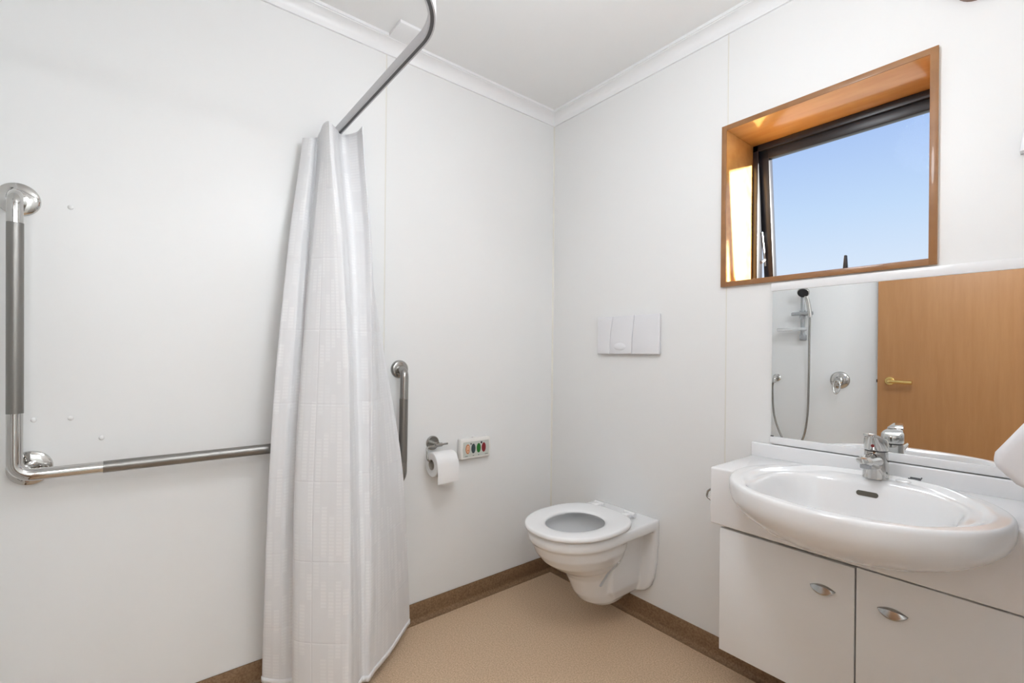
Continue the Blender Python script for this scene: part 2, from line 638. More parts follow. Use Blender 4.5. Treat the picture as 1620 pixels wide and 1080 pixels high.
# door leaf with lever handle and latch
dr = structure(obj('door_1', newbox(DX0, DX1, YB + 0.045, YB + 0.083, 0.010, DZ, bev=0.001, seg=1), MT['doorwood'], smooth=False))
HZ = 0.974
DF = YB + 0.083
b = bmesh.new()
lathe(b, (0.975, DF, HZ), (0, 1, 0), [(0.026, 0), (0.026, 0.006), (0.023, 0.009), (0.0, 0.009)], 28)
rose = obj('handle_rose', b, MT['brass'], dr)
b = bmesh.new()
tube(b, fillet([(0.975, DF + 0.006, HZ), (0.975, DF + 0.044, HZ), (1.093, DF + 0.044, HZ - 0.004)], 0.014), 0.0115, 14, up=(0, 0, 1))
obj('door_handle', b, MT['brass'], dr)
obj('latch', newbox(DX0 - 0.009, DX0 + 0.002, YB + 0.056, YB + 0.070, HZ - 0.012, HZ + 0.008, bev=0.002), MT['rubber'], dr)

# cornice: cove profile mitred round the room
def cornice_profile(d):
    """(distance from wall, height) of the coved moulding"""
    pts = [(0.0, ZT - d - 0.004), (0.0075, ZT - d - 0.004), (0.0085, ZT - d + 0.003)]
    for k in range(9):
        a = PI / 2 * k / 8
        pts.append((0.0085 + (d - 0.015) * (1 - math.cos(a)), ZT - d + 0.004 + (d - 0.0175) * math.sin(a)))
    pts += [(d - 0.0055, ZT - 0.0115), (d, ZT - 0.011), (d, ZT), (0.0, ZT)]
    return pts


CP = cornice_profile(0.051)


def cornice(name, a, bq, inward, mit_a, mit_b):
    a, bq = Vector(a), Vector(bq)
    d = (bq - a).normalized()
    inn = Vector(inward)
    rings = []
    for base, s, mit in ((a, 1, mit_a), (bq, -1, mit_b)):
        rings.append([base + inn * u + d * (s * u if mit else 0) + Vector((0, 0, z)) for u, z in CP])
    bm_ = bmesh.new()
    loft(bm_, rings)
    return structure(obj(name, bm_, MT['cornice'], smooth=True, angle=35))


cornice('trim_1', (0, YB, 0), (0, 0, 0), (1, 0, 0), True, True)
cornice('trim_2', (0, 0, 0), (XR, 0, 0), (0, -1, 0), True, True)
cornice('trim_3', (XR, 0, 0), (XR, YB, 0), (-1, 0, 0), True, True)
cornice('trim_4', (XR, YB, 0), (0, YB, 0), (0, 1, 0), True, True)

# coved vinyl upstand at the floor
SP = [(0.0, 0.0)]
RC = 0.022
SP.append((0.030, 0.0))
SP.append((0.030, 0.0012))
for k in range(7):
    a = PI / 2 * k / 6
    SP.append((0.0035 + RC * (1 - math.sin(a)), 0.0015 + RC * (1 - math.cos(a))))
SP += [(0.0035, ZSK - 0.001), (0.0025, ZSK), (0.0, ZSK)]


def cove(name, a, bq, inward, mit_a=True, mit_b=True):
    a, bq = Vector(a), Vector(bq)
    d = (bq - a).normalized()
    inn = Vector(inward)
    rings = []
    for base, s, mit in ((a, 1, mit_a), (bq, -1, mit_b)):
        rings.append([base + inn * u + d * (s * u if mit else 0) + Vector((0, 0, z)) for u, z in SP])
    bm_ = bmesh.new()
    loft(bm_, rings)
    return structure(obj(name, bm_, MT['cove'], smooth=True, angle=50))


cove('baseboard_left', (0, YB, 0), (0, 0, 0), (1, 0, 0))
cove('baseboard_window', (0, 0, 0), (XR, 0, 0), (0, -1, 0))
cove('baseboard_right', (XR, 0, 0), (XR, OY1, 0), (-1, 0, 0), True, False)
cove('baseboard_back', (XR, YB, 0), (0, YB, 0), (0, 1, 0), False, True)

# ------------------------------------------------------------------ window
wn = structure(empty('window_1', (0.5 * (WX0 + WX1), 0.1, WZ0)))
TL = 0.0165
YF = 0.203      # room face of the black frame
# liner boards
def liner(name, x0, x1, z0, z1):
    return obj(name, newbox(x0, x1, -0.010, 0.243, z0, z1, bev=0.0015, seg=2), MT['timber'], wn)


liner('jamb_liner', WX0, WX0 + TL, WZ0 + 0.0, WZ1)
liner('jamb_liner', WX1 - TL, WX1, WZ0 + 0.0, WZ1)
liner('head_liner', WX0 + TL, WX1 - TL, WZ1 - TL, WZ1)
liner('sill_liner', WX0 + TL, WX1 - TL, WZ0, WZ0 + TL)
# darker front edges
def edge(x0, x1, z0, z1):
    obj('liner_edge', newbox(x0, x1, -0.013, -0.0095, z0, z1, bev=0.001, seg=2), MT['timber_edge'], wn)


edge(WX0 - 0.001, WX0 + TL + 0.0005, WZ0 - 0.001, WZ1 + 0.001)
edge(WX1 - TL - 0.0005, WX1 + 0.001, WZ0 - 0.001, WZ1 + 0.001)
edge(WX0 + TL, WX1 - TL, WZ1 - TL - 0.0005, WZ1 + 0.001)
edge(WX0 + TL, WX1 - TL, WZ0 - 0.001, WZ0 + TL + 0.0005)
IX0, IX1, IZ0, IZ1 = WX0 + TL, WX1 - TL, WZ0 + TL, WZ1 - TL
# fixed aluminium frame
b = bmesh.new()
fwid = 0.021
box(b, IX0, IX0 + fwid, YF, YF + 0.045, IZ0, IZ1, bev=0.002)
box(b, IX1 - 0.008, IX1, YF, YF + 0.045, IZ0, IZ1, bev=0.002)
box(b, IX0, IX1, YF, YF + 0.045, IZ1 - 0.026, IZ1, bev=0.002)
box(b, IX0, IX1, YF, YF + 0.045, IZ0, IZ0 + 0.018, bev=0.002)
obj('window_frame', b, MT['black_alu'], wn)
# awning sash hinged at the head and pushed open
sash_parts = []
SA = math.radians(6.5)
hinge = Vector((0, YF + 0.020, IZ1 - 0.022))
rot = Matrix.Translation(hinge) @ Matrix.Rotation(SA, 4, 'X') @ Matrix.Translation(-hinge)
SX0, SX1, SZ0, SZ1 = IX0 + 0.018, IX1 - 0.007, IZ0 + 0.008, IZ1 - 0.022
sw = 0.036
b = bmesh.new()
box(b, SX0, SX0 + sw, YF + 0.012, YF + 0.046, SZ0, SZ1, bev=0.003)
box(b, SX1 - 0.020, SX1, YF + 0.012, YF + 0.046, SZ0, SZ1, bev=0.003)
box(b, SX0, SX1, YF + 0.012, YF + 0.046, SZ1 - sw, SZ1, bev=0.003)
box(b, SX0, SX1, YF + 0.012, YF + 0.046, SZ0, SZ0 + sw, bev=0.003)
b.transform(rot)
sash = obj('sash', b, MT['black_alu'], wn)
b = newbox(SX0 + sw - 0.004, SX1 - 0.016, YF + 0.027, YF + 0.031, SZ0 + sw - 0.004, SZ1 - sw + 0.004)
b.transform(rot)
obj('pane', b, MT['glass'], sash, smooth=False)
# friction stay and winder handle
b = bmesh.new()
tube(b, [(IX0 + 0.024, YF + 0.03, 1.62), (IX0 + 0.026, YF + 0.062, 1.49)], 0.004, 8)
tube(b, [(IX0 + 0.024, YF + 0.028, 1.50), (IX0 + 0.026, YF + 0.058, 1.515)], 0.006, 8)
obj('friction_stay', b, MT['grey_plastic'], wn)
b = bmesh.new()
prism(b, [(1.236, IZ0 + 0.016), (1.251, IZ0 + 0.016), (1.248, IZ0 + 0.078), (1.241, IZ0 + 0.078)], 'y', YF - 0.012, YF + 0.002, bev=0.002)
obj('window_handle', b, MT['black_plastic'], wn)

# ------------------------------------------------------------------ globe lamps added out of view as even fill light
def fill_lamp(lx, ly, label, mat, drop=0.30, r=0.15):
    lamp = thing('fill_lamp', (lx, ly, ZT), label, 'lamp', 'added fill lamps')
    bm_ = bmesh.new()
    lathe(bm_, (lx, ly, ZT), (0, 0, -1), [(0.06, 0), (0.06, 0.012), (0.05, 0.022), (0.012, 0.024), (0.012, drop - r + 0.004), (0.035, drop - r + 0.006), (0.035, drop - r + 0.02)], 32)
    obj('fill_lamp_stem', bm_, MT['plastic'], lamp)
    bm_ = bmesh.new()
    lathe(bm_, (lx, ly, ZT), (0, 0, -1), [(r * math.sin(PI * k / 16), drop - r * math.cos(PI * k / 16)) for k in range(1, 17)], 40)
    obj('globe', bm_, mat, lamp)


fill_lamp(1.25, -1.10, 'added white globe fill lamp, unseen, over the room centre', MT['lamp'], drop=0.42)
fill_lamp(2.55, -1.30, 'added white globe fill lamp, unseen, in the hall, nearer the window side', MT['hall_fill'])
fill_lamp(2.55, -2.05, 'added white globe fill lamp, unseen, in the hall, opposite the door leaf', MT['hall_fill'])

# ------------------------------------------------------------------ ceiling block beside the cornice
cb = obj('ceiling_block', newbox(0.049, 0.152, -0.945, -0.858, ZT - 0.012, ZT, bev=0.0025), MT['cornice'])
tag(cb, 'flat white block on the ceiling against the cornice, beside the curtain track', 'ceiling block')

# ------------------------------------------------------------------ curtain track
TY, TZ, TX, TR = -1.13, 1.93, 0.88, 0.20
tk = thing('curtain_track', (0.0, TY, TZ), 'grey aluminium shower curtain track with a curved corner', 'curtain track')
path = fillet([(0.001, TY, TZ), (TX, TY, TZ), (TX, YB + 0.001, TZ)], TR, 20)
sec = [(-0.0095, 0.002), (-0.0095, 0.026), (-0.008, 0.028), (0.008, 0.028), (0.0095, 0.026), (0.0095, 0.002), (0.0085, 0.0), (0.0045, 0.0), (0.0045, 0.006), (-0.0045, 0.006), (-0.0045, 0.0), (-0.0085, 0.0)]
b = bmesh.new()
sweep(b, path, sec)
obj('rail', b, MT['alu'], tk, angle=30)
b = bmesh.new()
sweep(b, path, [(-0.0046, 0.0005), (0.0046, 0.0005), (0.0046, 0.0055), (-0.0046, 0.0055)])
obj('slot_shade_strip', b, MT['slot_shade'], tk, angle=30)  # dark strip paints the shade inside the track slot
b = bmesh.new()
box(b, 0.0, 0.006, TY - 0.018, TY + 0.018, TZ - 0.006, TZ + 0.036, bev=0.002)
obj('wall_bracket', b, MT['alu'], tk)
b = bmesh.new()
box(b, TX - 0.018, TX + 0.018, YB, YB + 0.006, TZ - 0.006, TZ + 0.036, bev=0.002)
obj('wall_bracket', b, MT['alu'], tk)

# ------------------------------------------------------------------ shower curtain
KEYS = [
 (1.93,[(0.040,-1.211),(0.050,-1.252),(0.085,-1.229),(0.045,-1.206),(0.100,-1.203),(0.145,-1.200),(0.120,-1.171),(0.050,-1.123),(0.090,-1.087),(0.135,-1.080),(0.100,-1.072),(0.040,-1.061)]),
 (1.50,[(0.065,-1.257),(0.075,-1.306),(0.100,-1.270),(0.075,-1.239),(0.130,-1.240),(0.200,-1.183),(0.180,-1.155),(0.120,-1.110),(0.140,-1.074),(0.170,-1.058),(0.110,-1.036),(0.070,-1.025)]),
 (1.10,[(0.100,-1.292),(0.110,-1.347),(0.130,-1.306),(0.115,-1.270),(0.170,-1.277),(0.260,-1.181),(0.240,-1.157),(0.180,-1.114),(0.200,-1.082),(0.210,-1.063),(0.140,-1.011),(0.100,-0.969)]),
 (0.70,[(0.115,-1.312),(0.125,-1.371),(0.150,-1.330),(0.145,-1.288),(0.210,-1.308),(0.310,-1.192),(0.290,-1.163),(0.240,-1.120),(0.250,-1.091),(0.250,-1.076),(0.170,-0.986),(0.115,-0.905)]),
 (0.30,[(0.105,-1.316),(0.115,-1.378),(0.150,-1.334),(0.160,-1.292),(0.240,-1.318),(0.350,-1.204),(0.330,-1.166),(0.280,-1.123),(0.285,-1.101),(0.275,-1.082),(0.185,-0.974),(0.100,-0.872)]),
 (0.05,[(0.085,-1.309),(0.085,-1.376),(0.140,-1.331),(0.165,-1.295),(0.250,-1.318),(0.360,-1.207),(0.340,-1.167),(0.290,-1.124),(0.295,-1.105),(0.280,-1.086),(0.190,-0.969),(0.080,-0.849)]),
]
ZTOP = [1.877, 1.872, 1.868, 1.895, 1.919, 1.912, 1.910, 1.925, 1.930, 1.936, 1.945, 1.950]


def cr(p0, p1, p2, p3, t):
    return 0.5 * ((2 * p1) + (p2 - p0) * t + (2 * p0 - 5 * p1 + 4 * p2 - p3) * t * t + (3 * p1 - p0 - 3 * p2 + p3) * t ** 3)


def spline(arr, s):
    n = len(arr) - 1
    f = min(max(s, 0), 1) * n
    i = min(int(f), n - 1)
    t = f - i
    return cr(arr[max(i - 1, 0)], arr[i], arr[i + 1], arr[min(i + 2, n)], t)


KZ = [k[0] for k in KEYS]


def key_at(z):
    """control points of the plan curve at height z"""
    z = min(z, KZ[0])
    i = 0
    while i < len(KZ) - 2 and z < KZ[i + 1]:
        i += 1
    t = (KZ[i] - z) / (KZ[i] - KZ[i + 1])
    res = []
    for j in range(len(KEYS[0][1])):
        cs = []
        for ax in (0, 1):
            v = [KEYS[max(i - 1, 0)][1][j][ax], KEYS[i][1][j][ax], KEYS[i + 1][1][j][ax], KEYS[min(i + 2, len(KEYS) - 1)][1][j][ax]]
            cs.append(cr(*v, t))
        res.append(Vector(cs))
    return res


NC, NR = 154, 84


def curtain_grid(v0, v1, nr, off=0.0):
    rows = []
    for r in range(nr + 1):
        v = v0 + (v1 - v0) * r / nr
        row = []
        for c in range(NC + 1):
            s = c / NC
            zt = spline(ZTOP, s)
            z = zt + (0.05 - zt) * v
            row.append(z)
        zs = row
        # plan curve per column from its own height
        pts = []
        cache = {}
        for c in range(NC + 1):
            s = c / NC
            kz = round(zs[c], 3)
            if kz not in cache:
                cache[kz] = key_at(kz)
            p = spline(cache[kz], s)
            rip = 0.0035 * noise.noise((s * 26, v * 2.2, 1.7)) + 0.002 * noise.noise((s * 60, v * 5.0, 4.1))
            pts.append(Vector((p.x + rip, p.y + rip * 0.6, zs[c])))
        if off:
            q = []
            for c in range(NC + 1):
                t = (pts[min(c + 1, NC)] - pts[max(c - 1, 0)])
                n_ = Vector((t.y, -t.x, 0)).normalized()
                q.append(pts[c] + n_ * off)
            pts = q
        rows.append(pts)
    return rows


def grid_mesh(name, rows, mat, parent, vscale):
    me = bpy.data.meshes.new(name)
    nr, nc = len(rows), len(rows[0])
    verts = [tuple(p) for r in rows for p in r]
    faces = [(r * nc + c, r * nc + c + 1, (r + 1) * nc + c + 1, (r + 1) * nc + c) for r in range(nr - 1) for c in range(nc - 1)]
    me.from_pydata(verts, [], faces)
    mid = rows[nr * 2 // 3]
    us = [0.0]
    for c in range(1, nc):
        us.append(us[-1] + (mid[c] - mid[c - 1]).length * 1.15)
    uvl = me.uv_layers.new(name='UVMap')
    for poly in me.polygons:
        for li in poly.loop_indices:
            vi = me.loops[li].vertex_index
            r, c = divmod(vi, nc)
            uvl.data[li].uv = (us[c], verts[vi][2])
    me.materials.append(mat)
    me.polygons.foreach_set('use_smooth', [True] * len(me.polygons))
    o = bpy.data.objects.new(name, me)
    C.objects.link(o)
    if parent:
        o.parent = parent
        o.matrix_parent_inverse = Matrix.Translation(-parent.location)
    return o


cur = thing('shower_curtain', (0.15, -1.15, 0.05), 'white woven fabric shower curtain gathered against the wall', 'curtain')
grid_mesh('fabric', curtain_grid(0.0, 0.997, NR), MT['curtain'], cur, 1)
hm = grid_mesh('hem', curtain_grid(0.990, 1.0, 2, 0.0008), MT['hem'], cur, 1)
sol = hm.modifiers.new('thickness', 'SOLIDIFY')
sol.thickness = 0.003
sol.offset = 0
ht = grid_mesh('heading_tape', curtain_grid(0.0, 0.016, 2, -0.0012), MT['hem'], cur, 1)
sol = ht.modifiers.new('thickness', 'SOLIDIFY')
sol.thickness = 0.0016
sol.offset = 0

# ------------------------------------------------------------------ grab rails
def flange(bm_, wall_pt, axis, r, h=0.014):
    lathe(bm_, wall_pt, axis, [(r, 0), (r, 0.003), (r * 0.97, h * 0.55), (r * 0.80, h * 0.9), (r * 0.45, h), (0.0, h)], 40)


RR = 0.0155
XO = 0.075
gr = thing('grab_rail', (0.0, -1.93, 0.81), 'large L-shaped polished steel grab rail on the wall left of the curtain', 'grab rail')
yv, zh, zt = -1.940, 0.807, 1.522
yend = -1.12
full = fillet([(0.004, yv - 0.008, zt), (XO, yv - 0.004, zt), (XO, yv, zh), (XO, yend, zh), (0.004, yend, zh)], [0.034, 0.036, 0.034], 10)
b = bmesh.new()
tube(b, full, RR, 24, up=(0, 1, 0))
obj('tube', b, MT['chrome'], gr)
b = bmesh.new()
tube(b, [(XO, yv - 0.0005, 0.966), (XO, yv - 0.003, 1.446)], RR + 0.0006, 24, up=(1, 0, 0))
obj('knurled_grip', b, MT['knurl'], gr)
b = bmesh.new()
tube(b, [(XO, -1.772, zh), (XO, yend - 0.07, zh)], RR + 0.0006, 24)
obj('knurled_grip', b, MT['knurl'], gr)
b = bmesh.new()
flange(b, (0, yv - 0.008, zt), (1, 0, 0), 0.043)
obj('flange', b, MT['chrome'], gr)
b = bmesh.new()
flange(b, (0, -1.922, 0.812), (1, 0, 0), 0.045)
obj('flange', b, MT['chrome'], gr)
b = bmesh.new()
tube(b, [(0.01, -1.915, 0.820), (XO - 0.004, -1.926, 0.822)], 0.012, 16)
obj('corner_post', b, MT['chrome'], gr)
b = bmesh.new()
flange(b, (0, yend, zh), (1, 0, 0), 0.041)
obj('flange', b, MT['chrome'], gr)
for sy, sz in ((-1.93, 0.842), (-1.890, 0.812), (-1.925, 0.780)):
    b = bmesh.new()
    lathe(b, (0.008, sy, sz), (1, 0, 0), [(0.0055, 0), (0.0055, 0.004), (0.004, 0.006), (0, 0.006)], 12)
    obj('screw', b, MT['chrome'], gr)

sr = thing('grab_rail', (0.0, -0.872, 0.63), 'short angled satin steel grab rail between the curtain and the toilet roll', 'grab rail')
XS = 0.066
ys = -0.878
RS = 0.0163
b = bmesh.new()
tube(b, fillet([(0.004, -0.868, 1.058), (XS, ys + 0.004, 1.058), (XS, ys, 0.632), (XS, ys - 0.20, 0.49), (0.004, ys - 0.20, 0.49)], [0.036, 0.05, 0.034], 10), RS, 22, up=(0, 1, 0))
obj('tube', b, MT['steel'], sr)
b = bmesh.new()
tube(b, [(XS, ys, 0.695), (XS, ys + 0.002, 0.945)], RS + 0.0006, 22, up=(1, 0, 0))
obj('knurled_grip', b, MT['knurl'], sr)
b = bmesh.new()
flange(b, (0, -0.866, 1.060), (1, 0, 0), 0.037)
obj('flange', b, MT['steel'], sr)
b = bmesh.new()
flange(b, (0, ys - 0.20, 0.49), (1, 0, 0), 0.037)
obj('flange', b, MT['steel'], sr)

# screw caps left on the wall
caps = [(-1.848, 1.522, 'white screw cap on the wall right of the tall rail top'),
        (-1.916, 0.939, 'white screw cap on the wall close to the tall rail'),
        (-1.844, 0.938, 'white screw cap on the wall above the rail corner'),
        (-1.779, 0.877, 'white screw cap on the wall just above the horizontal rail')]
for y, z, lab in caps:
    b = bmesh.new()
    lathe(b, (0, y, z), (1, 0, 0), [(0.0065, 0), (0.006, 0.0015), (0.004, 0.003), (0, 0.0036)], 16)
    tag(obj('screw_cap', b, MT['wall']), lab, 'screw cap', 'screw caps on the wall')

# ------------------------------------------------------------------ toilet roll holder
tp = thing('toilet_roll_holder', (0.0, -0.697, 0.731), 'steel toilet roll holder with round wall plate and wire arm', 'roll holder')
b = bmesh.new()
lathe(b, (0, -0.710, 0.741), (1, 0, 0), [(0.030, 0), (0.030, 0.006), (0.027, 0.009), (0.010, 0.009), (0.010, 0.05), (0.0, 0.05)], 30)
obj('wall_plate', b, MT['steel'], tp)
b = bmesh.new()
tube(b, [(0.048, -0.722, 0.739), (0.048, -0.690, 0.739)], 0.0080, 14)
tube(b, [(0.048, -0.692, 0.739), (0.048, -0.662, 0.740)], 0.0042, 12)
obj('cross_bar', b, MT['steel'], tp)
RCX, RCZ = 0.066, 0.664
b = bmesh.new()
tube(b, fillet([(0.048, -0.710, 0.739), (0.048, -0.762, 0.735), (RCX - 0.002, -0.766, RCZ + 0.016), (RCX - 0.002, -0.63, RCZ + 0.016)], 0.012, 6), 0.0038, 10, up=(0, 0, 1))
obj('wire_arm', b, MT['steel'], tp)

roll_ = thing('toilet_roll', (RCX, -0.69, RCZ - 0.05), 'white toilet paper roll hanging on the steel wall holder', 'toilet roll')
b = bmesh.new()
ro, ri = 0.050, 0.0215
y0, y1 = -0.750, -0.648
n = 48
rings = []
for rad, yy in ((ri, y0 + 0.001), (ro - 0.002, y0), (ro, y0 + 0.002), (ro, y1 - 0.002), (ro - 0.002, y1), (ri, y1 - 0.001)):
    rings.append([(RCX + rad * math.cos(2 * PI * i / n), yy, RCZ + rad * math.sin(2 * PI * i / n)) for i in range(n)])
rings.append(rings[0])
loft(b, rings, False, False)
bmesh.ops.remove_doubles(b, verts=b.verts, dist=1e-6)
obj('paper', b, MT['paper'], roll_)
b = bmesh.new()
rings = []
for rad, yy in ((ri + 0.0003, y0 - 0.0006), (ri + 0.0003, y1 + 0.0006), (ri - 0.0012, y1 + 0.0006), (ri - 0.0012, y0 - 0.0006)):
    rings.append([(RCX + rad * math.cos(2 * PI * i / n), yy, RCZ + rad * math.sin(2 * PI * i / n)) for i in range(n)])
rings.append(rings[0])
loft(b, rings, False, False)
obj('cardboard_core', b, MT['card'], roll_)
# loose sheet over the front
b = bmesh.new()
prof = []
for k in range(10):
    a = PI * 0.62 - PI * 0.62 * k / 9
    prof.append((RCX + (ro + 0.0012) * math.cos(a), RCZ + (ro + 0.0012) * math.sin(a)))
for k in range(1, 9):
    prof.append((RCX + ro + 0.0012 + 0.002 * math.sin(k / 8 * 3.0), RCZ - 0.072 * k / 8))
outer = prof
inner = [(x - 0.0006 if z < RCZ else RCX + (x - RCX) * 0.985, z if z < RCZ else RCZ + (z - RCZ) * 0.985) for x, z in prof]
poly = outer + inner[::-1]
loft(b, [[(x, y0 + 0.001, z) for x, z in poly], [(x, y1 - 0.001, z + (0.003 if i in (len(outer) - 1, len(outer)) else 0)) for i, (x, z) in enumerate(poly)]])
obj('loose_sheet', b, MT['paper'], roll_)

# ------------------------------------------------------------------ nurse call panel
cp = thing('call_panel', (0.0, -0.5, 0.65), 'white wall panel with four coloured oval buttons beside the toilet roll', 'call panel')
PY0, PY1, PZ0, PZ1 = -0.586, -0.418, 0.652, 0.744
b = bmesh.new()
prism(b, [(PY0 + 0.004, PZ0), (PY1 - 0.004, PZ0), (PY1, PZ0 + 0.045), (PY1 - 0.003, PZ1), (PY0 + 0.003, PZ1), (PY0, PZ0 + 0.045)], 'x', 0.0005, 0.030, bev=0.006)
obj('housing', b, MT['plastic_cream'], cp)
fy0, fy1, fz0, fz1 = PY0 + 0.017, PY1 - 0.013, PZ0 + 0.010, PZ1 - 0.014
b = bmesh.new()
prism(b, [(fy0, fz0), (fy1, fz0), (fy1 + 0.003, 0.5 * (fz0 + fz1)), (fy1, fz1), (fy0, fz1), (fy0 - 0.003, 0.5 * (fz0 + fz1))], 'x', 0.029, 0.0312, bev=0.0008, seg=1)
fpn = obj('faceplate', b, MT['face'], cp)


def oval(bm_, y, z, a, c, x0, x1, n=28):
    rings = [[(x0, y + a * math.cos(2 * PI * i / n), z + c * math.sin(2 * PI * i / n)) for i in range(n)],
             [(x1 - 0.0006, y + a * math.cos(2 * PI * i / n), z + c * math.sin(2 * PI * i / n)) for i in range(n)],
             [(x1, y + a * 0.9 * math.cos(2 * PI * i / n), z + c * 0.9 * math.sin(2 * PI * i / n)) for i in range(n)]]
    loft(bm_, rings)


zc = 0.5 * (fz0 + fz1) + 0.002
bys = [fy0 + 0.022, fy0 + 0.052, fy0 + 0.081, fy0 + 0.109]
for (y, mname, lab) in ((bys[0], 'orange', 'orange ringed button'), (bys[1], 'grey_btn', 'dark grey button'), (bys[2], 'green_btn', 'green button'), (bys[3], 'red_btn', 'dark red button')):
    b = bmesh.new()
    oval(b, y, zc, 0.0112, 0.0215, 0.0306, 0.0328)
    o = obj('button', b, MT[mname], cp)
    o['label'] = lab
    if mname == 'orange':
        b = bmesh.new()
        oval(b, y, zc, 0.0075, 0.016, 0.0326, 0.0334)
        obj('button_centre', b, MT['cream_spot'], o)
        b = bmesh.new()
        oval(b, y, zc + 0.006, 0.0028, 0.0032, 0.0332, 0.0338, 14)
        oval(b, y, zc - 0.005, 0.0036, 0.006, 0.0332, 0.0338, 14)
        obj('figure_symbol', b, MT['orange'], o)
b = bmesh.new()
oval(b, fy0 + 0.039, fz1 - 0.010, 0.0030, 0.0036, 0.0308, 0.0325, 14)
obj('indicator', b, MT['ink'], cp)
b = bmesh.new()
oval(b, fy0 + 0.096, fz1 - 0.009, 0.0048, 0.0052, 0.0308, 0.0325, 14)
obj('indicator', b, MT['ink'], cp)
b = bmesh.new()
for ya, yb in ((fy0 + 0.008, fy0 + 0.022), (fy0 + 0.049, fy0 + 0.056), (fy0 + 0.078, fy0 + 0.085), (fy1 - 0.022, fy1 - 0.007)):
    m_ = ya
    while m_ < yb:
        box(b, 0.0308, 0.0315, m_, m_ + 0.0015, fz0 + 0.003, fz0 + 0.006)
        m_ += 0.0024
obj('small_print', b, MT['ink'], cp, smooth=False)['kind'] = 'stuff'
b = bmesh.new()
box(b, 0.006, 0.022, -0.512, -0.494, PZ1 - 0.001, PZ1 + 0.003, bev=0.001)
obj('catch', b, MT['plastic_cream'], cp)

# ------------------------------------------------------------------ flush plate
fp = thing('flush_plate', (0.488, 0.0, 1.13), 'white dual flush plate on the wall above the toilet', 'flush plate')
FX0, FX1, FZ0, FZ1 = 0.324, 0.655, 1.130, 1.300
b = newbox(FX0 + 0.006, FX1 - 0.006, -0.010, 0.0, FZ0 + 0.006, FZ1 - 0.004, bev=0.003)
obj('back_frame', b, MT['plastic'], fp)


def arc_line(xb, xt, n=10):
    res = []
    for k in range(n + 1):
        t = k / n
        z = FZ0 + (FZ1 - FZ0) * t
        res.append((xb + (xt - xb) * t * t, z))
    return res


def plate(xl, xr, name):
    L = arc_line(*xl)
    R = arc_line(*xr)
    poly_ = L + R[::-1]
    bb = bmesh.new()
    prism(bb, poly_, 'y', -0.021, -0.006, bev=0.003, seg=2)
    return obj(name, bb, MT['plastic'], fp, angle=50)


plate((FX0, FX0), (0.3945, 0.4135), 'fixed_cover')
pl = plate((0.3970, 0.4160), (0.5165, 0.5305), 'flush_button')
plate((0.5190, 0.5330), (FX1, FX1), 'flush_button')
b = bmesh.new()
rings = []
for k, (sc, dy) in enumerate(((1.0, 0.0), (0.85, -0.0022), (0.5, -0.0034), (0.05, -0.004))):
    rings.append([(0.455 + 0.034 * sc * math.cos(2 * PI * i / 28), -0.0208 + dy, 1.163 + 0.017 * sc * math.sin(2 * PI * i / 28)) for i in range(28)])
loft(b, rings)
obj('thumb_dimple', b, MT['plastic'], pl)

# ------------------------------------------------------------------ toilet
TCX = 0.482
tl = thing('toilet', (TCX, -0.2, 0.10), 'white wall-hung toilet with open seat ring and no lid', 'toilet')
b = bmesh.new()
NS = 64


def egg(a, front, mid, back, z, nf=2.1, nb=2.6):
    return [Vector((x, y, z)) for x, y in superellipse(TCX, mid, a, mid - front, back - mid, nf, nb, NS)]


def stadium(a, front, mid, z, a2=None, n=NS):
    """egg nose with straight sides running back to the wall"""
    a2 = a2 or a
    pts = []
    h = n // 2
    for i in range(h + 1):
        t = PI + PI * i / h
        c, s = math.cos(t), math.sin(t)
        pts.append(Vector((TCX + a * math.copysign(abs(c) ** (2 / 2.15), c), mid + (mid - front) * math.copysign(abs(s) ** (2 / 2.15), s), z)))
    m2 = n - h - 1
    side = m2 // 2
    for i in range(side):
        t = (i + 1) / side
        pts.append(Vector((TCX + a + (a2 - a) * t, mid + (0.0 - mid) * t, z)))
    for i in range(side, m2):
        t = (i - side) / (m2 - side)
        pts.append(Vector((TCX - a2 + (a2 - a) * t * 1.0, 0.0 + mid * t, z)))
    return pts


# rim and deck running back to the wall
s1 = bmesh.new()
loft(s1, [stadium(0.168, -0.514, -0.30, 0.396, 0.166), stadium(0.175, -0.523, -0.30, 0.402, 0.172), stadium(0.177, -0.526, -0.30, 0.418, 0.174), stadium(0.175, -0.524, -0.30, 0.434, 0.173), stadium(0.170, -0.518, -0.30, 0.441, 0.170)])
bmesh.ops.recalc_face_normals(s1, faces=s1.faces)
merge(b, s1)
# bowl and trap
s1 = bmesh.new()
loft(s1, [egg(0.170, -0.516, -0.30, -0.110, 0.405), egg(0.166, -0.510, -0.30, -0.110, 0.385), egg(0.160, -0.496, -0.30, -0.112, 0.355),
          egg(0.143, -0.465, -0.29, -0.115, 0.318), egg(0.118, -0.415, -0.27, -0.115, 0.285), egg(0.100, -0.372, -0.25, -0.10, 0.262),
          egg(0.092, -0.346, -0.23, -0.08, 0.235), egg(0.088, -0.327, -0.21, -0.05, 0.200), egg(0.086, -0.308, -0.19, -0.03, 0.160),
          egg(0.080, -0.278, -0.17, -0.03, 0.125), egg(0.066, -0.240, -0.16, -0.05, 0.103), egg(0.035, -0.200, -0.15, -0.09, 0.094)])
bmesh.ops.recalc_face_normals(s1, faces=s1.faces)
merge(b, s1)
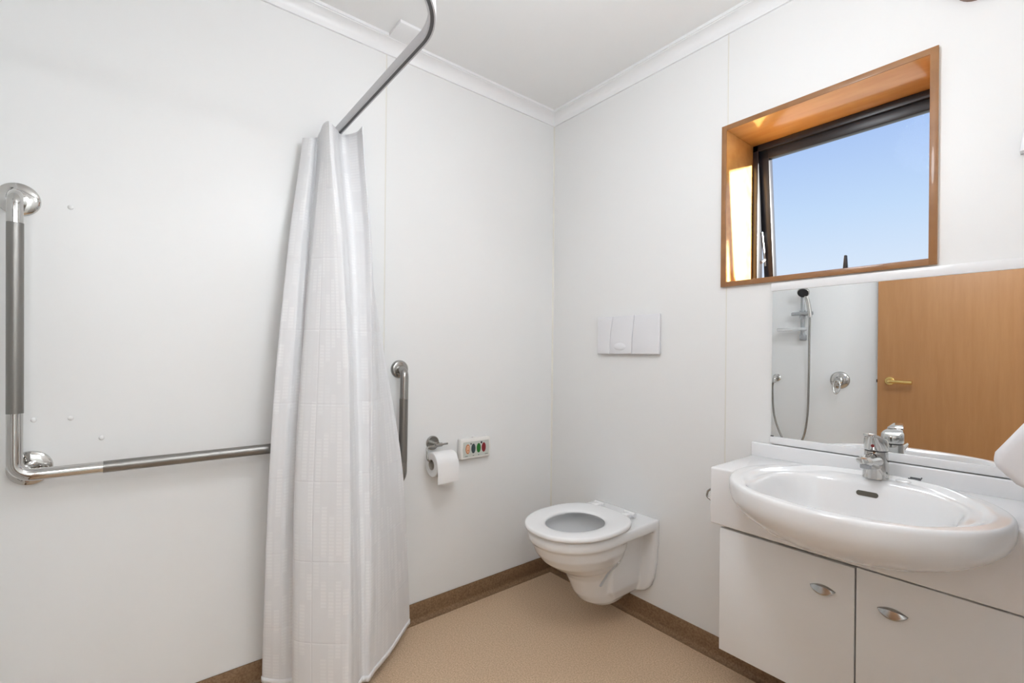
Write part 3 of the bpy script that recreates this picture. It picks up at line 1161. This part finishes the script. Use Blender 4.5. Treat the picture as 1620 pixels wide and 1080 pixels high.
# side web and wall flange
s1 = bmesh.new()
loft(s1, [[Vector((TCX + x, y, z)) for x, y in ((-w, 0), (-w, fy + 0.02), (-w + 0.02, fy), (w - 0.02, fy), (w, fy + 0.02), (w, 0))]
          for z, w, fy in ((0.42, 0.128, -0.20), (0.36, 0.114, -0.215), (0.30, 0.106, -0.228), (0.22, 0.103, -0.238), (0.17, 0.099, -0.232), (0.13, 0.086, -0.20), (0.105, 0.06, -0.15))])
bmesh.ops.recalc_face_normals(s1, faces=s1.faces)
merge(b, s1)
s1 = bmesh.new()
loft(s1, [[Vector((TCX + x, y, z)) for x, y in ((-w, 0), (-w, -th + 0.006), (-w + 0.008, -th), (w - 0.008, -th), (w, -th + 0.006), (w, 0))]
          for z, w, th in ((0.44, 0.172, 0.05), (0.40, 0.172, 0.036), (0.34, 0.171, 0.030), (0.26, 0.166, 0.030), (0.19, 0.154, 0.030), (0.15, 0.136, 0.03), (0.13, 0.115, 0.03), (0.12, 0.09, 0.03))])
bmesh.ops.recalc_face_normals(s1, faces=s1.faces)
merge(b, s1)
pan = obj('pan', b, MT['porcelain'], tl)
rm = pan.modifiers.new('r', 'REMESH')
rm.mode = 'VOXEL'
rm.voxel_size = 0.0045
sm = pan.modifiers.new('s', 'SMOOTH')
sm.factor = 0.5
sm.iterations = 9
# cavity
cb_ = bmesh.new()
loft(cb_, [egg(0.128, -0.478, -0.31, -0.165, 0.50), egg(0.128, -0.478, -0.31, -0.165, 0.436), egg(0.134, -0.482, -0.31, -0.160, 0.42), egg(0.136, -0.480, -0.31, -0.158, 0.395),
           egg(0.122, -0.455, -0.30, -0.16, 0.345), egg(0.095, -0.40, -0.28, -0.165, 0.295), egg(0.06, -0.34, -0.26, -0.18, 0.255), egg(0.04, -0.30, -0.25, -0.20, 0.225)])
for sg in (-1, 1):
    g_ = bmesh.new()
    prism(g_, [(-0.200, 0.325), (-0.224, 0.325), (-0.272, 0.214), (-0.266, 0.206), (-0.258, 0.208)], 'x', min(TCX + sg * 0.045, TCX + sg * 0.130), max(TCX + sg * 0.045, TCX + sg * 0.130), bev=0.002, seg=2)
    merge(cb_, g_)
cut = obj('cut', cb_, None)
bo = pan.modifiers.new('b', 'BOOLEAN')
bo.operation = 'DIFFERENCE'
bo.object = cut
bo.solver = 'EXACT'
bake(pan)
bpy.data.objects.remove(cut, do_unlink=True)
pan.data.materials.clear()
pan.data.materials.append(MT['porcelain'])
pan.data.set_sharp_from_angle(angle=math.radians(60))
b = bmesh.new()
loft(b, [egg(0.078, -0.365, -0.27, -0.172, 0.262), egg(0.088, -0.385, -0.275, -0.168, 0.278)])
obj('water', b, MT['water'], tl)

# seat ring
b = bmesh.new()
oc = superellipse(TCX, -0.315, 0.186, 0.222, 0.213, 2.15, 2.6, 72)
ic = superellipse(TCX, -0.322, 0.108, 0.135, 0.118, 2.0, 2.1, 72)
sect = []
H0, H1 = 0.4455, 0.4640
for t, z in ((0.0, H0 + 0.008), (0.012, H1 - 0.0035), (0.05, H1 - 0.0008), (0.14, H1), (0.55, H1 - 0.001), (0.85, H1 - 0.003), (0.96, H1 - 0.006), (1.0, H0 + 0.008), (0.97, H0 + 0.001), (0.9, H0), (0.10, H0), (0.02, H0 + 0.002)):
    sect.append([(o[0] + (i[0] - o[0]) * t, o[1] + (i[1] - o[1]) * t, z) for o, i in zip(oc, ic)])
sect.append(sect[0])
loft(b, sect, False, False)
bmesh.ops.remove_doubles(b, verts=b.verts, dist=1e-6)
seat = obj('seat', b, MT['seat'], tl, angle=60)
for sx in (-1, 1):
    b = bmesh.new()
    hx = TCX + sx * 0.082
    tube(b, [(hx - 0.026, -0.082, 0.458), (hx + 0.026, -0.082, 0.458)], 0.0105, 16)
    box(b, hx - 0.016, hx + 0.016, -0.125, -0.082, 0.448, 0.4655, bev=0.003)
    box(b, hx - 0.013, hx + 0.013, -0.094, -0.070, 0.438, 0.457, bev=0.002)
    obj('hinge', b, MT['seat'], seat)
for sx, sy in ((-0.10, -0.42), (0.10, -0.42), (0.145, -0.30), (-0.145, -0.30)):
    b = newbox(TCX + sx - 0.012, TCX + sx + 0.012, sy - 0.007, sy + 0.007, 0.438, 0.447, bev=0.002)
    obj('buffer', b, MT['seat'], seat)

# ------------------------------------------------------------------ vanity cabinet
vc = thing('vanity_cabinet', (1.48, -0.15, 0.223), 'white wall-hung vanity cabinet with flat doors and almond-shaped pulls under the basin', 'cabinet')
CZ0, CZ1 = 0.224, 0.603
obj('carcass', newbox(1.064, XR - 0.001, -0.277, -0.001, CZ0 + 0.002, CZ1, bev=0.001, seg=1), MT['carcass'], vc, smooth=False)
doors = [(1.060, 1.4065), (1.4100, 1.7570), (1.7600, XR - 0.003)]


def shell_handle(xc, zc_, w, h, y):
    """almond-shaped cup pull"""
    bb = bmesh.new()
    nu, nv = 24, 8
    rows = []
    for j in range(nv + 1):
        v = -1 + 2 * j / nv
        row = []
        for i in range(nu + 1):
            u = -1 + 2 * i / nu
            hh = (1 - u * u)
            x = xc + u * w / 2
            z = zc_ + v * h / 2 * hh + 0.10 * h * (u * u)
            d = 0.015 * math.sqrt(max(0, 1 - u * u)) * (0.35 + 0.65 * (1 - v) / 2) * (1 if j < nv else 0)
            if j == 0:
                d = 0.013 * math.sqrt(max(0, 1 - u * u))
            row.append(bb.verts.new((x, y - d, z)))
        rows.append(row)
    for a, c_ in zip(rows[:-1], rows[1:]):
        for i in range(nu):
            try:
                bb.faces.new((a[i], a[i + 1], c_[i + 1], c_[i]))
            except ValueError:
                pass
    bmesh.ops.remove_doubles(bb, verts=bb.verts, dist=1e-6)
    bmesh.ops.solidify(bb, geom=bb.faces[:], thickness=0.0012)
    return bb


for i, (x0, x1) in enumerate(doors):
    d = obj('door', newbox(x0, x1, -0.296, -0.279, CZ0, CZ1 - 0.0015 - (0.0035 if i == 0 else 0), bev=0.0012, seg=2), MT['door_lam'], vc)
    if i < 2:
        hx = (1.337, 1.482)[i]
        h = obj('handle', shell_handle(hx, 0.5185, 0.060, 0.024, -0.2955), MT['pull'], d, angle=70)
        h['label'] = 'almond-shaped brushed metal cup pull'

# ------------------------------------------------------------------ basin and bench
BX, BY = 1.400, -0.300
BA, BB_, BC = 0.284, 0.262, 0.140
ZB = 0.781       # bench top


def basin_outer(scale=1.0, ztop=0.795, n=72, m=14, cap_extra=0.0):
    bb = bmesh.new()
    rings = []
    if cap_extra:
        rings.append([Vector((BX + BA * scale * math.cos(2 * PI * i / n), BY + BB_ * scale * math.sin(2 * PI * i / n), ztop + cap_extra)) for i in range(n)])
    for k in range(m):
        a = PI / 2 * k / m
        rr_ = math.cos(a) ** 1.05
        z = ztop - 0.030 - (BC - 0.018) * scale * math.sin(a)
        rings.append([Vector((BX + BA * scale * rr_ * math.cos(2 * PI * i / n), BY + BB_ * scale * rr_ * math.sin(2 * PI * i / n), z)) for i in range(n)])
    loft(bb, rings)
    bmesh.ops.recalc_face_normals(bb, faces=bb.faces)
    return bb


vb = thing('vanity_bench', (1.46, -0.15, 0.61), 'white laminate vanity bench with deep front apron and wall upstand', 'bench')
bb = bmesh.new()
prof_b = [(-0.304, 0.6065), (-0.304, ZB), (-0.001, ZB), (-0.001, 0.6065)]
prism(bb, prof_b, 'x', 1.031, XR - 0.001, bev=0.006, seg=3)
top = obj('bench_top', bb, MT['lam'], vb)
cutter = obj('cut', basin_outer(0.985, 0.793, cap_extra=0.1), None)
bo = top.modifiers.new('b', 'BOOLEAN')
bo.operation = 'DIFFERENCE'
bo.object = cutter
bo.solver = 'EXACT'
bake(top)
bpy.data.objects.remove(cutter, do_unlink=True)
top.data.materials.clear()
top.data.materials.append(MT['lam'])
top.data.set_sharp_from_angle(angle=math.radians(35))
obj('upstand', newbox(1.031, XR - 0.001, -0.024, -0.001, ZB - 0.002, 0.8275, bev=0.004, seg=3), MT['lam'], vb)
b = bmesh.new()
tube(b, fillet([(1.033, -0.292, 0.712), (1.018, -0.292, 0.700), (1.014, -0.292, 0.682), (1.033, -0.292, 0.672)], 0.007, 5), 0.003, 10, up=(0, 1, 0))
obj('side_hook', b, MT['steel'], vb)['label'] = 'small steel hook on the bench end'

bs = thing('wash_basin', (BX, BY, 0.63), 'white oval semi-recessed basin projecting from the vanity bench', 'basin')


def smst(e0, e1, x):
    t = min(max((x - e0) / (e1 - e0), 0), 1)
    return t * t * (3 - 2 * t)


def basin_top(x, y, r):
    """height of the upper surface at plan point, r = 0..1 towards the rim"""
    z = 0.7935
    # rounded outer lip
    if r > 0.968:
        t = (r - 0.968) / 0.032
        z -= 0.012 * (1 - math.sqrt(max(0, 1 - t * t)))
    # shallow ledge inside the lip (not at the tap platform)
    back = smst(-0.17, -0.11, y) * (1 - smst(0.14, 0.24, abs(x - BX)))
    z -= 0.010 * smst(0.90, 0.80, r) if r < 0.90 else 0
    z += 0.009 * back * (1 if r < 0.93 else 0) * smst(0.93, 0.88, r)
    # soap ledges slope to the bowl
    sx = abs(x - BX)
    # bowl
    u = abs(x - (BX - 0.003)) / 0.212
    v = abs(y + 0.330) / 0.188
    d = (u ** 3.4 + v ** 3.4) ** (1 / 3.4)
    z -= 0.105 * smst(1.0, 0.76, d)
    z -= 0.018 * smst(0.7, 0.0, d)
    return z


b = bmesh.new()
n, mr_ = 128, 56
rings = []
c0 = (BX - 0.003, BY - 0.03)
for k in range(mr_ + 1):
    t = 1 - k / mr_
    t = 1 - (1 - t) ** 1.25 if t > 0 else 0.004
    ring = []
    for i in range(n):
        a = 2 * PI * i / n
        ex, ey = BX + BA * math.cos(a), BY + BB_ * math.sin(a)
        x, y = c0[0] + (ex - c0[0]) * t, c0[1] + (ey - c0[1]) * t
        rr_ = math.sqrt(((x - BX) / BA) ** 2 + ((y - BY) / BB_) ** 2)
        ring.append(Vector((x, y, basin_top(x, y, min(rr_, 1)))))
    rings.append(ring)
rings.reverse()
m = 16
for k in range(0, m + 1):
    a = PI / 2 * k / (m + 0.6)
    rr_ = math.cos(a) ** 1.05
    z = 0.7935 - 0.012 - 0.018 - (BC - 0.018) * math.sin(a)
    rings.append([Vector((BX + BA * rr_ * math.cos(2 * PI * i / n), BY + BB_ * rr_ * math.sin(2 * PI * i / n), z)) for i in range(n)])
loft(b, rings)
obj('bowl', b, MT['porcelain'], bs, angle=80)
# overflow slot on the back wall of the bowl
b = bmesh.new()
pts = []
for i in range(20):
    a = 2 * PI * i / 20
    pts.append((BX - 0.003 + math.copysign(0.018, math.cos(a)) + 0.0065 * math.cos(a), 0.0065 * math.sin(a)))
def wall_y(z):
    y = -0.12
    while basin_top(BX, y, 0.6) > z and y > -0.25:
        y -= 0.0005
    return y


ring0 = [Vector((x, wall_y(0.7570 + s) + 0.004, 0.7570 + s)) for x, s in pts]
ring1 = [p + Vector((0, -0.0050, 0.0)) for p in ring0]
loft(b, [ring0, ring1])
obj('overflow_slot', b, MT['overflow'], bs)
b = bmesh.new()
lathe(b, (BX, -0.335, 0.6655), (0, 0, 1), [(0.030, 0), (0.030, 0.006), (0.024, 0.008), (0.010, 0.006), (0, 0.006)], 24)
obj('drain', b, MT['chrome'], bs)
# chain stay with disc
b = bmesh.new()
lathe(b, (1.462, -0.085, 0.7915), (0, 0, 1), [(0.020, 0), (0.019, 0.004), (0.012, 0.006), (0, 0.006)], 24)
obj('blanking_disc', b, MT['porcelain'], bs)
b = bmesh.new()
tube(b, [(1.470, -0.066, 0.803), (1.493, -0.066, 0.803)], 0.0017, 8)
tube(b, [(1.468, -0.078, 0.802), (1.493, -0.078, 0.802)], 0.0017, 8)
tube(b, [(1.493, -0.080, 0.802), (1.493, -0.062, 0.805)], 0.0017, 8)
obj('chain_clip', b, MT['black_plastic'], bs)

# ------------------------------------------------------------------ basin mixer tap
TPX, TPY, TPZ = 1.402, -0.098, 0.793
tap = thing('mixer_tap', (TPX, TPY, TPZ), 'chrome single lever mixer tap on the basin', 'tap')
b = bmesh.new()
n = 32
rings = []
for z, ax, ay, oy in ((0.0, 0.0300, 0.0305, 0), (0.004, 0.0300, 0.0305, 0), (0.03, 0.0285, 0.0295, 0), (0.06, 0.0272, 0.0285, 0), (0.075, 0.0266, 0.028, 0)):
    rings.append([Vector((TPX + ax * math.cos(2 * PI * i / n), TPY + oy + ay * math.sin(2 * PI * i / n), TPZ + z)) for i in range(n)])
loft(b, rings)
obj('tap_body', b, MT['chrome'], tap)
b = bmesh.new()
rings = []
for k in range(9):
    t = k / 8
    y = TPY - 0.008 - 0.098 * t
    zc_ = TPZ + 0.047 + 0.014 * t
    w = 0.0225 - 0.004 * t
    hh = 0.026 - 0.0145 * t
    rings.append([Vector((TPX + w * math.cos(2 * PI * i / 20), y, zc_ + hh * math.sin(2 * PI * i / 20))) for i in range(20)])
rings.append([Vector((TPX + 0.010 * math.cos(2 * PI * i / 20), TPY - 0.112, TPZ + 0.061 + 0.007 * math.sin(2 * PI * i / 20))) for i in range(20)])
loft(b, rings)
spt = obj('spout', b, MT['chrome'], tap)
b = bmesh.new()
lathe(b, (TPX, TPY - 0.094, TPZ + 0.056), (0, 0, -1), [(0.0125, 0), (0.0125, 0.016), (0.010, 0.017), (0.010, 0.014), (0, 0.014)], 20)
obj('aerator', b, MT['grey_plastic'], spt)
# lever cap: drum with a raked top running out into the lever
b = bmesh.new()
rings = []
for z0, sl, a_, fr, bk in ((0.078, 0.0, 0.0262, 0.028, 0.0275), (0.081, 0.0, 0.0275, 0.030, 0.0285), (0.095, 0.001, 0.0275, 0.033, 0.0285), (0.1045, 0.0065, 0.0270, 0.038, 0.0280), (0.1085, 0.0075, 0.0240, 0.039, 0.0250)):
    rg = []
    for i in range(n):
        a = 2 * PI * i / n
        s = math.sin(a)
        y = (bk if s > 0 else fr) * s
        rg.append(Vector((TPX + a_ * math.cos(a), TPY + y, TPZ + z0 - sl * (y / 0.03))))
    rings.append(rg)
loft(b, rings)
lev = obj('lever', b, MT['chrome'], tap)
b = bmesh.new()
prism(b, [(TPX - 0.020, TPY - 0.030), (TPX + 0.020, TPY - 0.030), (TPX + 0.012, TPY - 0.072), (TPX - 0.012, TPY - 0.072)], 'z', 0, 0.006, bev=0.0022)
sh = Matrix.Identity(4)
sh[2][1] = -0.25
b.transform(Matrix.Translation((0, TPY, TPZ + 0.1065)) @ sh @ Matrix.Translation((0, -TPY, 0)))
obj('lever_blade', b, MT['chrome'], lev)
b = bmesh.new()
lathe(b, (TPX, TPY - 0.0320, TPZ + 0.092), (0, -1, 0.1), [(0.0042, 0), (0.0042, 0.002), (0, 0.003)], 14)
obj('temperature_mark', b, MT['redspot'], lev)
b = bmesh.new()
lathe(b, (TPX, TPY, TPZ + 0.0745), (0, 0, 1), [(0.0245, 0), (0.0245, 0.004)], 28)
obj('ring_gap', b, MT['black_plastic'], tap)

# ------------------------------------------------------------------ mirror
MX0, MZ0, MZ1 = 1.093, 0.8535, 1.3505
mi = thing('wall_mirror', (1.5, -0.01, 0.83), 'wide frameless mirror with white edge strips above the vanity bench', 'mirror')
obj('mirror_glass', newbox(MX0, XR - 0.002, -0.012, -0.007, MZ0, MZ1), MT['mirror'], mi, smooth=False)
obj('backing_board', newbox(MX0 + 0.002, XR - 0.001, -0.0068, -0.0005, 0.8305, 1.375), MT['mirror_edge'], mi, smooth=False)
obj('edge_strip', newbox(MX0 - 0.003, XR - 0.001, -0.0165, -0.0005, MZ1 - 0.001, 1.3765, bev=0.0015), MT['lam'], mi)
obj('edge_strip', newbox(MX0 - 0.003, XR - 0.001, -0.0165, -0.0005, 0.8305, MZ0 + 0.001, bev=0.0015), MT['lam'], mi)
obj('clip', newbox(MX0 - 0.002, MX0 + 0.007, -0.0145, -0.007, MZ0, MZ0 + 0.004), MT['black_plastic'], mi, smooth=False)

# ------------------------------------------------------------------ shower fittings on the back wall (seen in the mirror)
YW = YB
ss = thing('shower_slide_rail', (0.46, YW, 1.24), 'chrome shower slide rail with soap dish, reflected in the mirror', 'shower rail')
b = bmesh.new()
tube(b, [(0.459, YW + 0.045, 1.262), (0.459, YW + 0.045, 1.90)], 0.0125, 18)
obj('rail', b, MT['grey_plastic'], ss)
for z0, z1 in ((1.242, 1.285), (1.875, 1.92)):
    b = bmesh.new()
    box(b, 0.443, 0.475, YW, YW + 0.060, z0, z1, bev=0.006, seg=3)
    obj('end_bracket', b, MT['grey_plastic'], ss)
b = bmesh.new()
lathe(b, (0.459, YW + 0.045, 1.405), (0, 0, 1), [(0.018, 0), (0.018, 0.055), (0, 0.055)], 20)
tube(b, [(0.459, YW + 0.045, 1.435), (0.530, YW + 0.085, 1.432)], 0.015, 14)
prism(b, [(0.380, YW + 0.040), (0.400, YW + 0.085), (0.47, YW + 0.105), (0.53, YW + 0.095), (0.535, YW + 0.060), (0.46, YW + 0.028)], 'z', 1.425, 1.448, bev=0.005)
obj('slider', b, MT['grey_plastic'], ss)
b = bmesh.new()
prism(b, [(0.297, YW + 0.035), (0.303, YW + 0.10), (0.36, YW + 0.125), (0.47, YW + 0.115), (0.495, YW + 0.06), (0.47, YW + 0.025), (0.36, YW + 0.02)], 'z', 1.312, 1.334, bev=0.007)
obj('soap_dish', b, MT['clear'], ss)

hs = thing('shower_handset', (0.515, YW + 0.085, 1.42), 'chrome hand shower with black face, reflected at the mirror top', 'shower handset')
b = bmesh.new()
tube(b, smooth_path([(0.521, YW + 0.085, 1.405), (0.516, YW + 0.09, 1.47), (0.508, YW + 0.10, 1.53), (0.497, YW + 0.112, 1.575)], 5), 0.0135, 16)
obj('handle', b, MT['chrome'], hs)
b = bmesh.new()
lathe(b, (0.490, YW + 0.112, 1.592), Vector((0.0, 0.75, -0.55)), [(0.020, -0.012), (0.037, 0.004), (0.040, 0.018), (0.037, 0.024)], 28)
obj('shower_head', b, MT['chrome'], hs)
b = bmesh.new()
lathe(b, (0.490, YW + 0.112, 1.592), Vector((0.0, 0.75, -0.55)), [(0.034, 0.0235), (0.034, 0.027), (0.02, 0.028), (0, 0.028)], 28)
obj('spray_face', b, MT['black_plastic'], hs)

b = bmesh.new()
hp = smooth_path([(0.519, YW + 0.083, 1.41), (0.512, YW + 0.07, 1.25), (0.503, YW + 0.045, 0.967), (0.493, YW + 0.035, 0.70), (0.462, YW + 0.032, 0.52), (0.385, YW + 0.032, 0.42), (0.318, YW + 0.035, 0.525), (0.268, YW + 0.04, 0.68), (0.257, YW + 0.045, 0.88), (0.268, YW + 0.05, 0.935)], 8)
tube(b, hp, 0.0072, 12, up=(1, 0, 0))
hose = obj('shower_hose', b, MT['steel'])
tag(hose, 'long flexible metal shower hose looping down the shower wall, seen in the mirror', 'shower hose')

we = thing('hose_outlet', (0.27, YW, 0.96), 'round chrome hose outlet at the mirror edge beside the hose loop', 'wall outlet')
b = bmesh.new()
lathe(b, (0.272, YW, 0.962), (0, 1, 0), [(0.028, 0), (0.028, 0.006), (0.022, 0.012), (0, 0.012)], 24)
obj('wall_plate', b, MT['chrome'], we)
b = bmesh.new()
tube(b, fillet([(0.272, YW + 0.01, 0.962), (0.272, YW + 0.05, 0.962), (0.269, YW + 0.05, 0.925)], 0.018), 0.012, 16, up=(1, 0, 0))
obj('elbow', b, MT['chrome'], we)

mx = thing('shower_mixer', (0.68, YW, 0.96), 'round chrome shower mixer with loop lever, reflected beside the door', 'shower mixer')
b = bmesh.new()
lathe(b, (0.682, YW, 0.962), (0, 1, 0), [(0.060, 0), (0.060, 0.004), (0.055, 0.010), (0.030, 0.016), (0, 0.016)], 40)
obj('cover_plate', b, MT['chrome'], mx)
b = bmesh.new()
lathe(b, (0.682, YW + 0.014, 0.962), (0, 1, 0), [(0.027, 0), (0.026, 0.030), (0.020, 0.036), (0, 0.036)], 28)
obj('cartridge_cap', b, MT['chrome'], mx)
b = bmesh.new()
lp = []
for k in range(25):
    a = PI * 2 * k / 24
    lp.append((0.680 + 0.020 * math.sin(a) * (1 + 0.25 * math.cos(a)), YW + 0.066 - 0.012 * math.cos(a), 0.915 + 0.044 * math.cos(a)))
tube(b, lp, 0.0055, 10, up=(0, 1, 0))
obj('loop_lever', b, MT['chrome'], mx)

# ------------------------------------------------------------------ dispenser on the right wall
ds = thing('wall_unit', (XR, -0.33, 0.90), 'white moulded plastic wall unit at the right edge beside the mirror', 'wall unit')
b = bmesh.new()
prism(b, [(1.659, 0.930), (1.662, 0.952), (1.700, 1.014), (1.760, 1.085), (XR - 0.001, 1.13), (XR - 0.001, 0.885), (1.745, 0.872), (1.690, 0.897)], 'y', -0.455, -0.20, bev=0.014, seg=4)
obj('housing', b, MT['plastic'], ds)
b = bmesh.new()
lathe(b, (1.80, -0.33, 0.885), (0, 0, -1), [(0.030, 0), (0.028, 0.020), (0.022, 0.020), (0.020, 0.004), (0, 0.004)], 24)
obj('outlet', b, MT['plastic'], ds)

# ------------------------------------------------------------------ fittings cut by the frame edge
b = bmesh.new()
lathe(b, (1.590, -0.0, 2.112), (0, -1, 0), [(0.050, 0), (0.050, 0.018), (0.042, 0.026), (0.020, 0.030), (0, 0.030)], 36)
rsn = thing('wall_fitting', (1.590, 0.0, 2.06), 'brown metal round wall fitting high above the window, cut by the top edge', 'wall fitting')
obj('wall_plate', b, MT['bronze'], rsn)
b = bmesh.new()
lathe(b, (1.590, -0.030, 2.112), (0, -1, 0), [(0.018, 0), (0.018, 0.03), (0.014, 0.035), (0, 0.035)], 24)
obj('centre_boss', b, MT['bronze'], rsn)

b = bmesh.new()
prism(b, [(1.662, 1.632), (1.75, 1.632), (1.742, 1.69), (1.669, 1.69)], 'y', -0.03, 0.0, bev=0.003)
wsw = thing('wall_box', (1.70, 0.0, 1.632), 'small white tapered box on the wall right of the window, at the frame edge', 'wall box')
obj('housing', b, MT['plastic'], wsw)
b = newbox(1.690, 1.722, -0.0345, -0.029, 1.645, 1.677, bev=0.002)
obj('rocker', b, MT['plastic'], wsw)
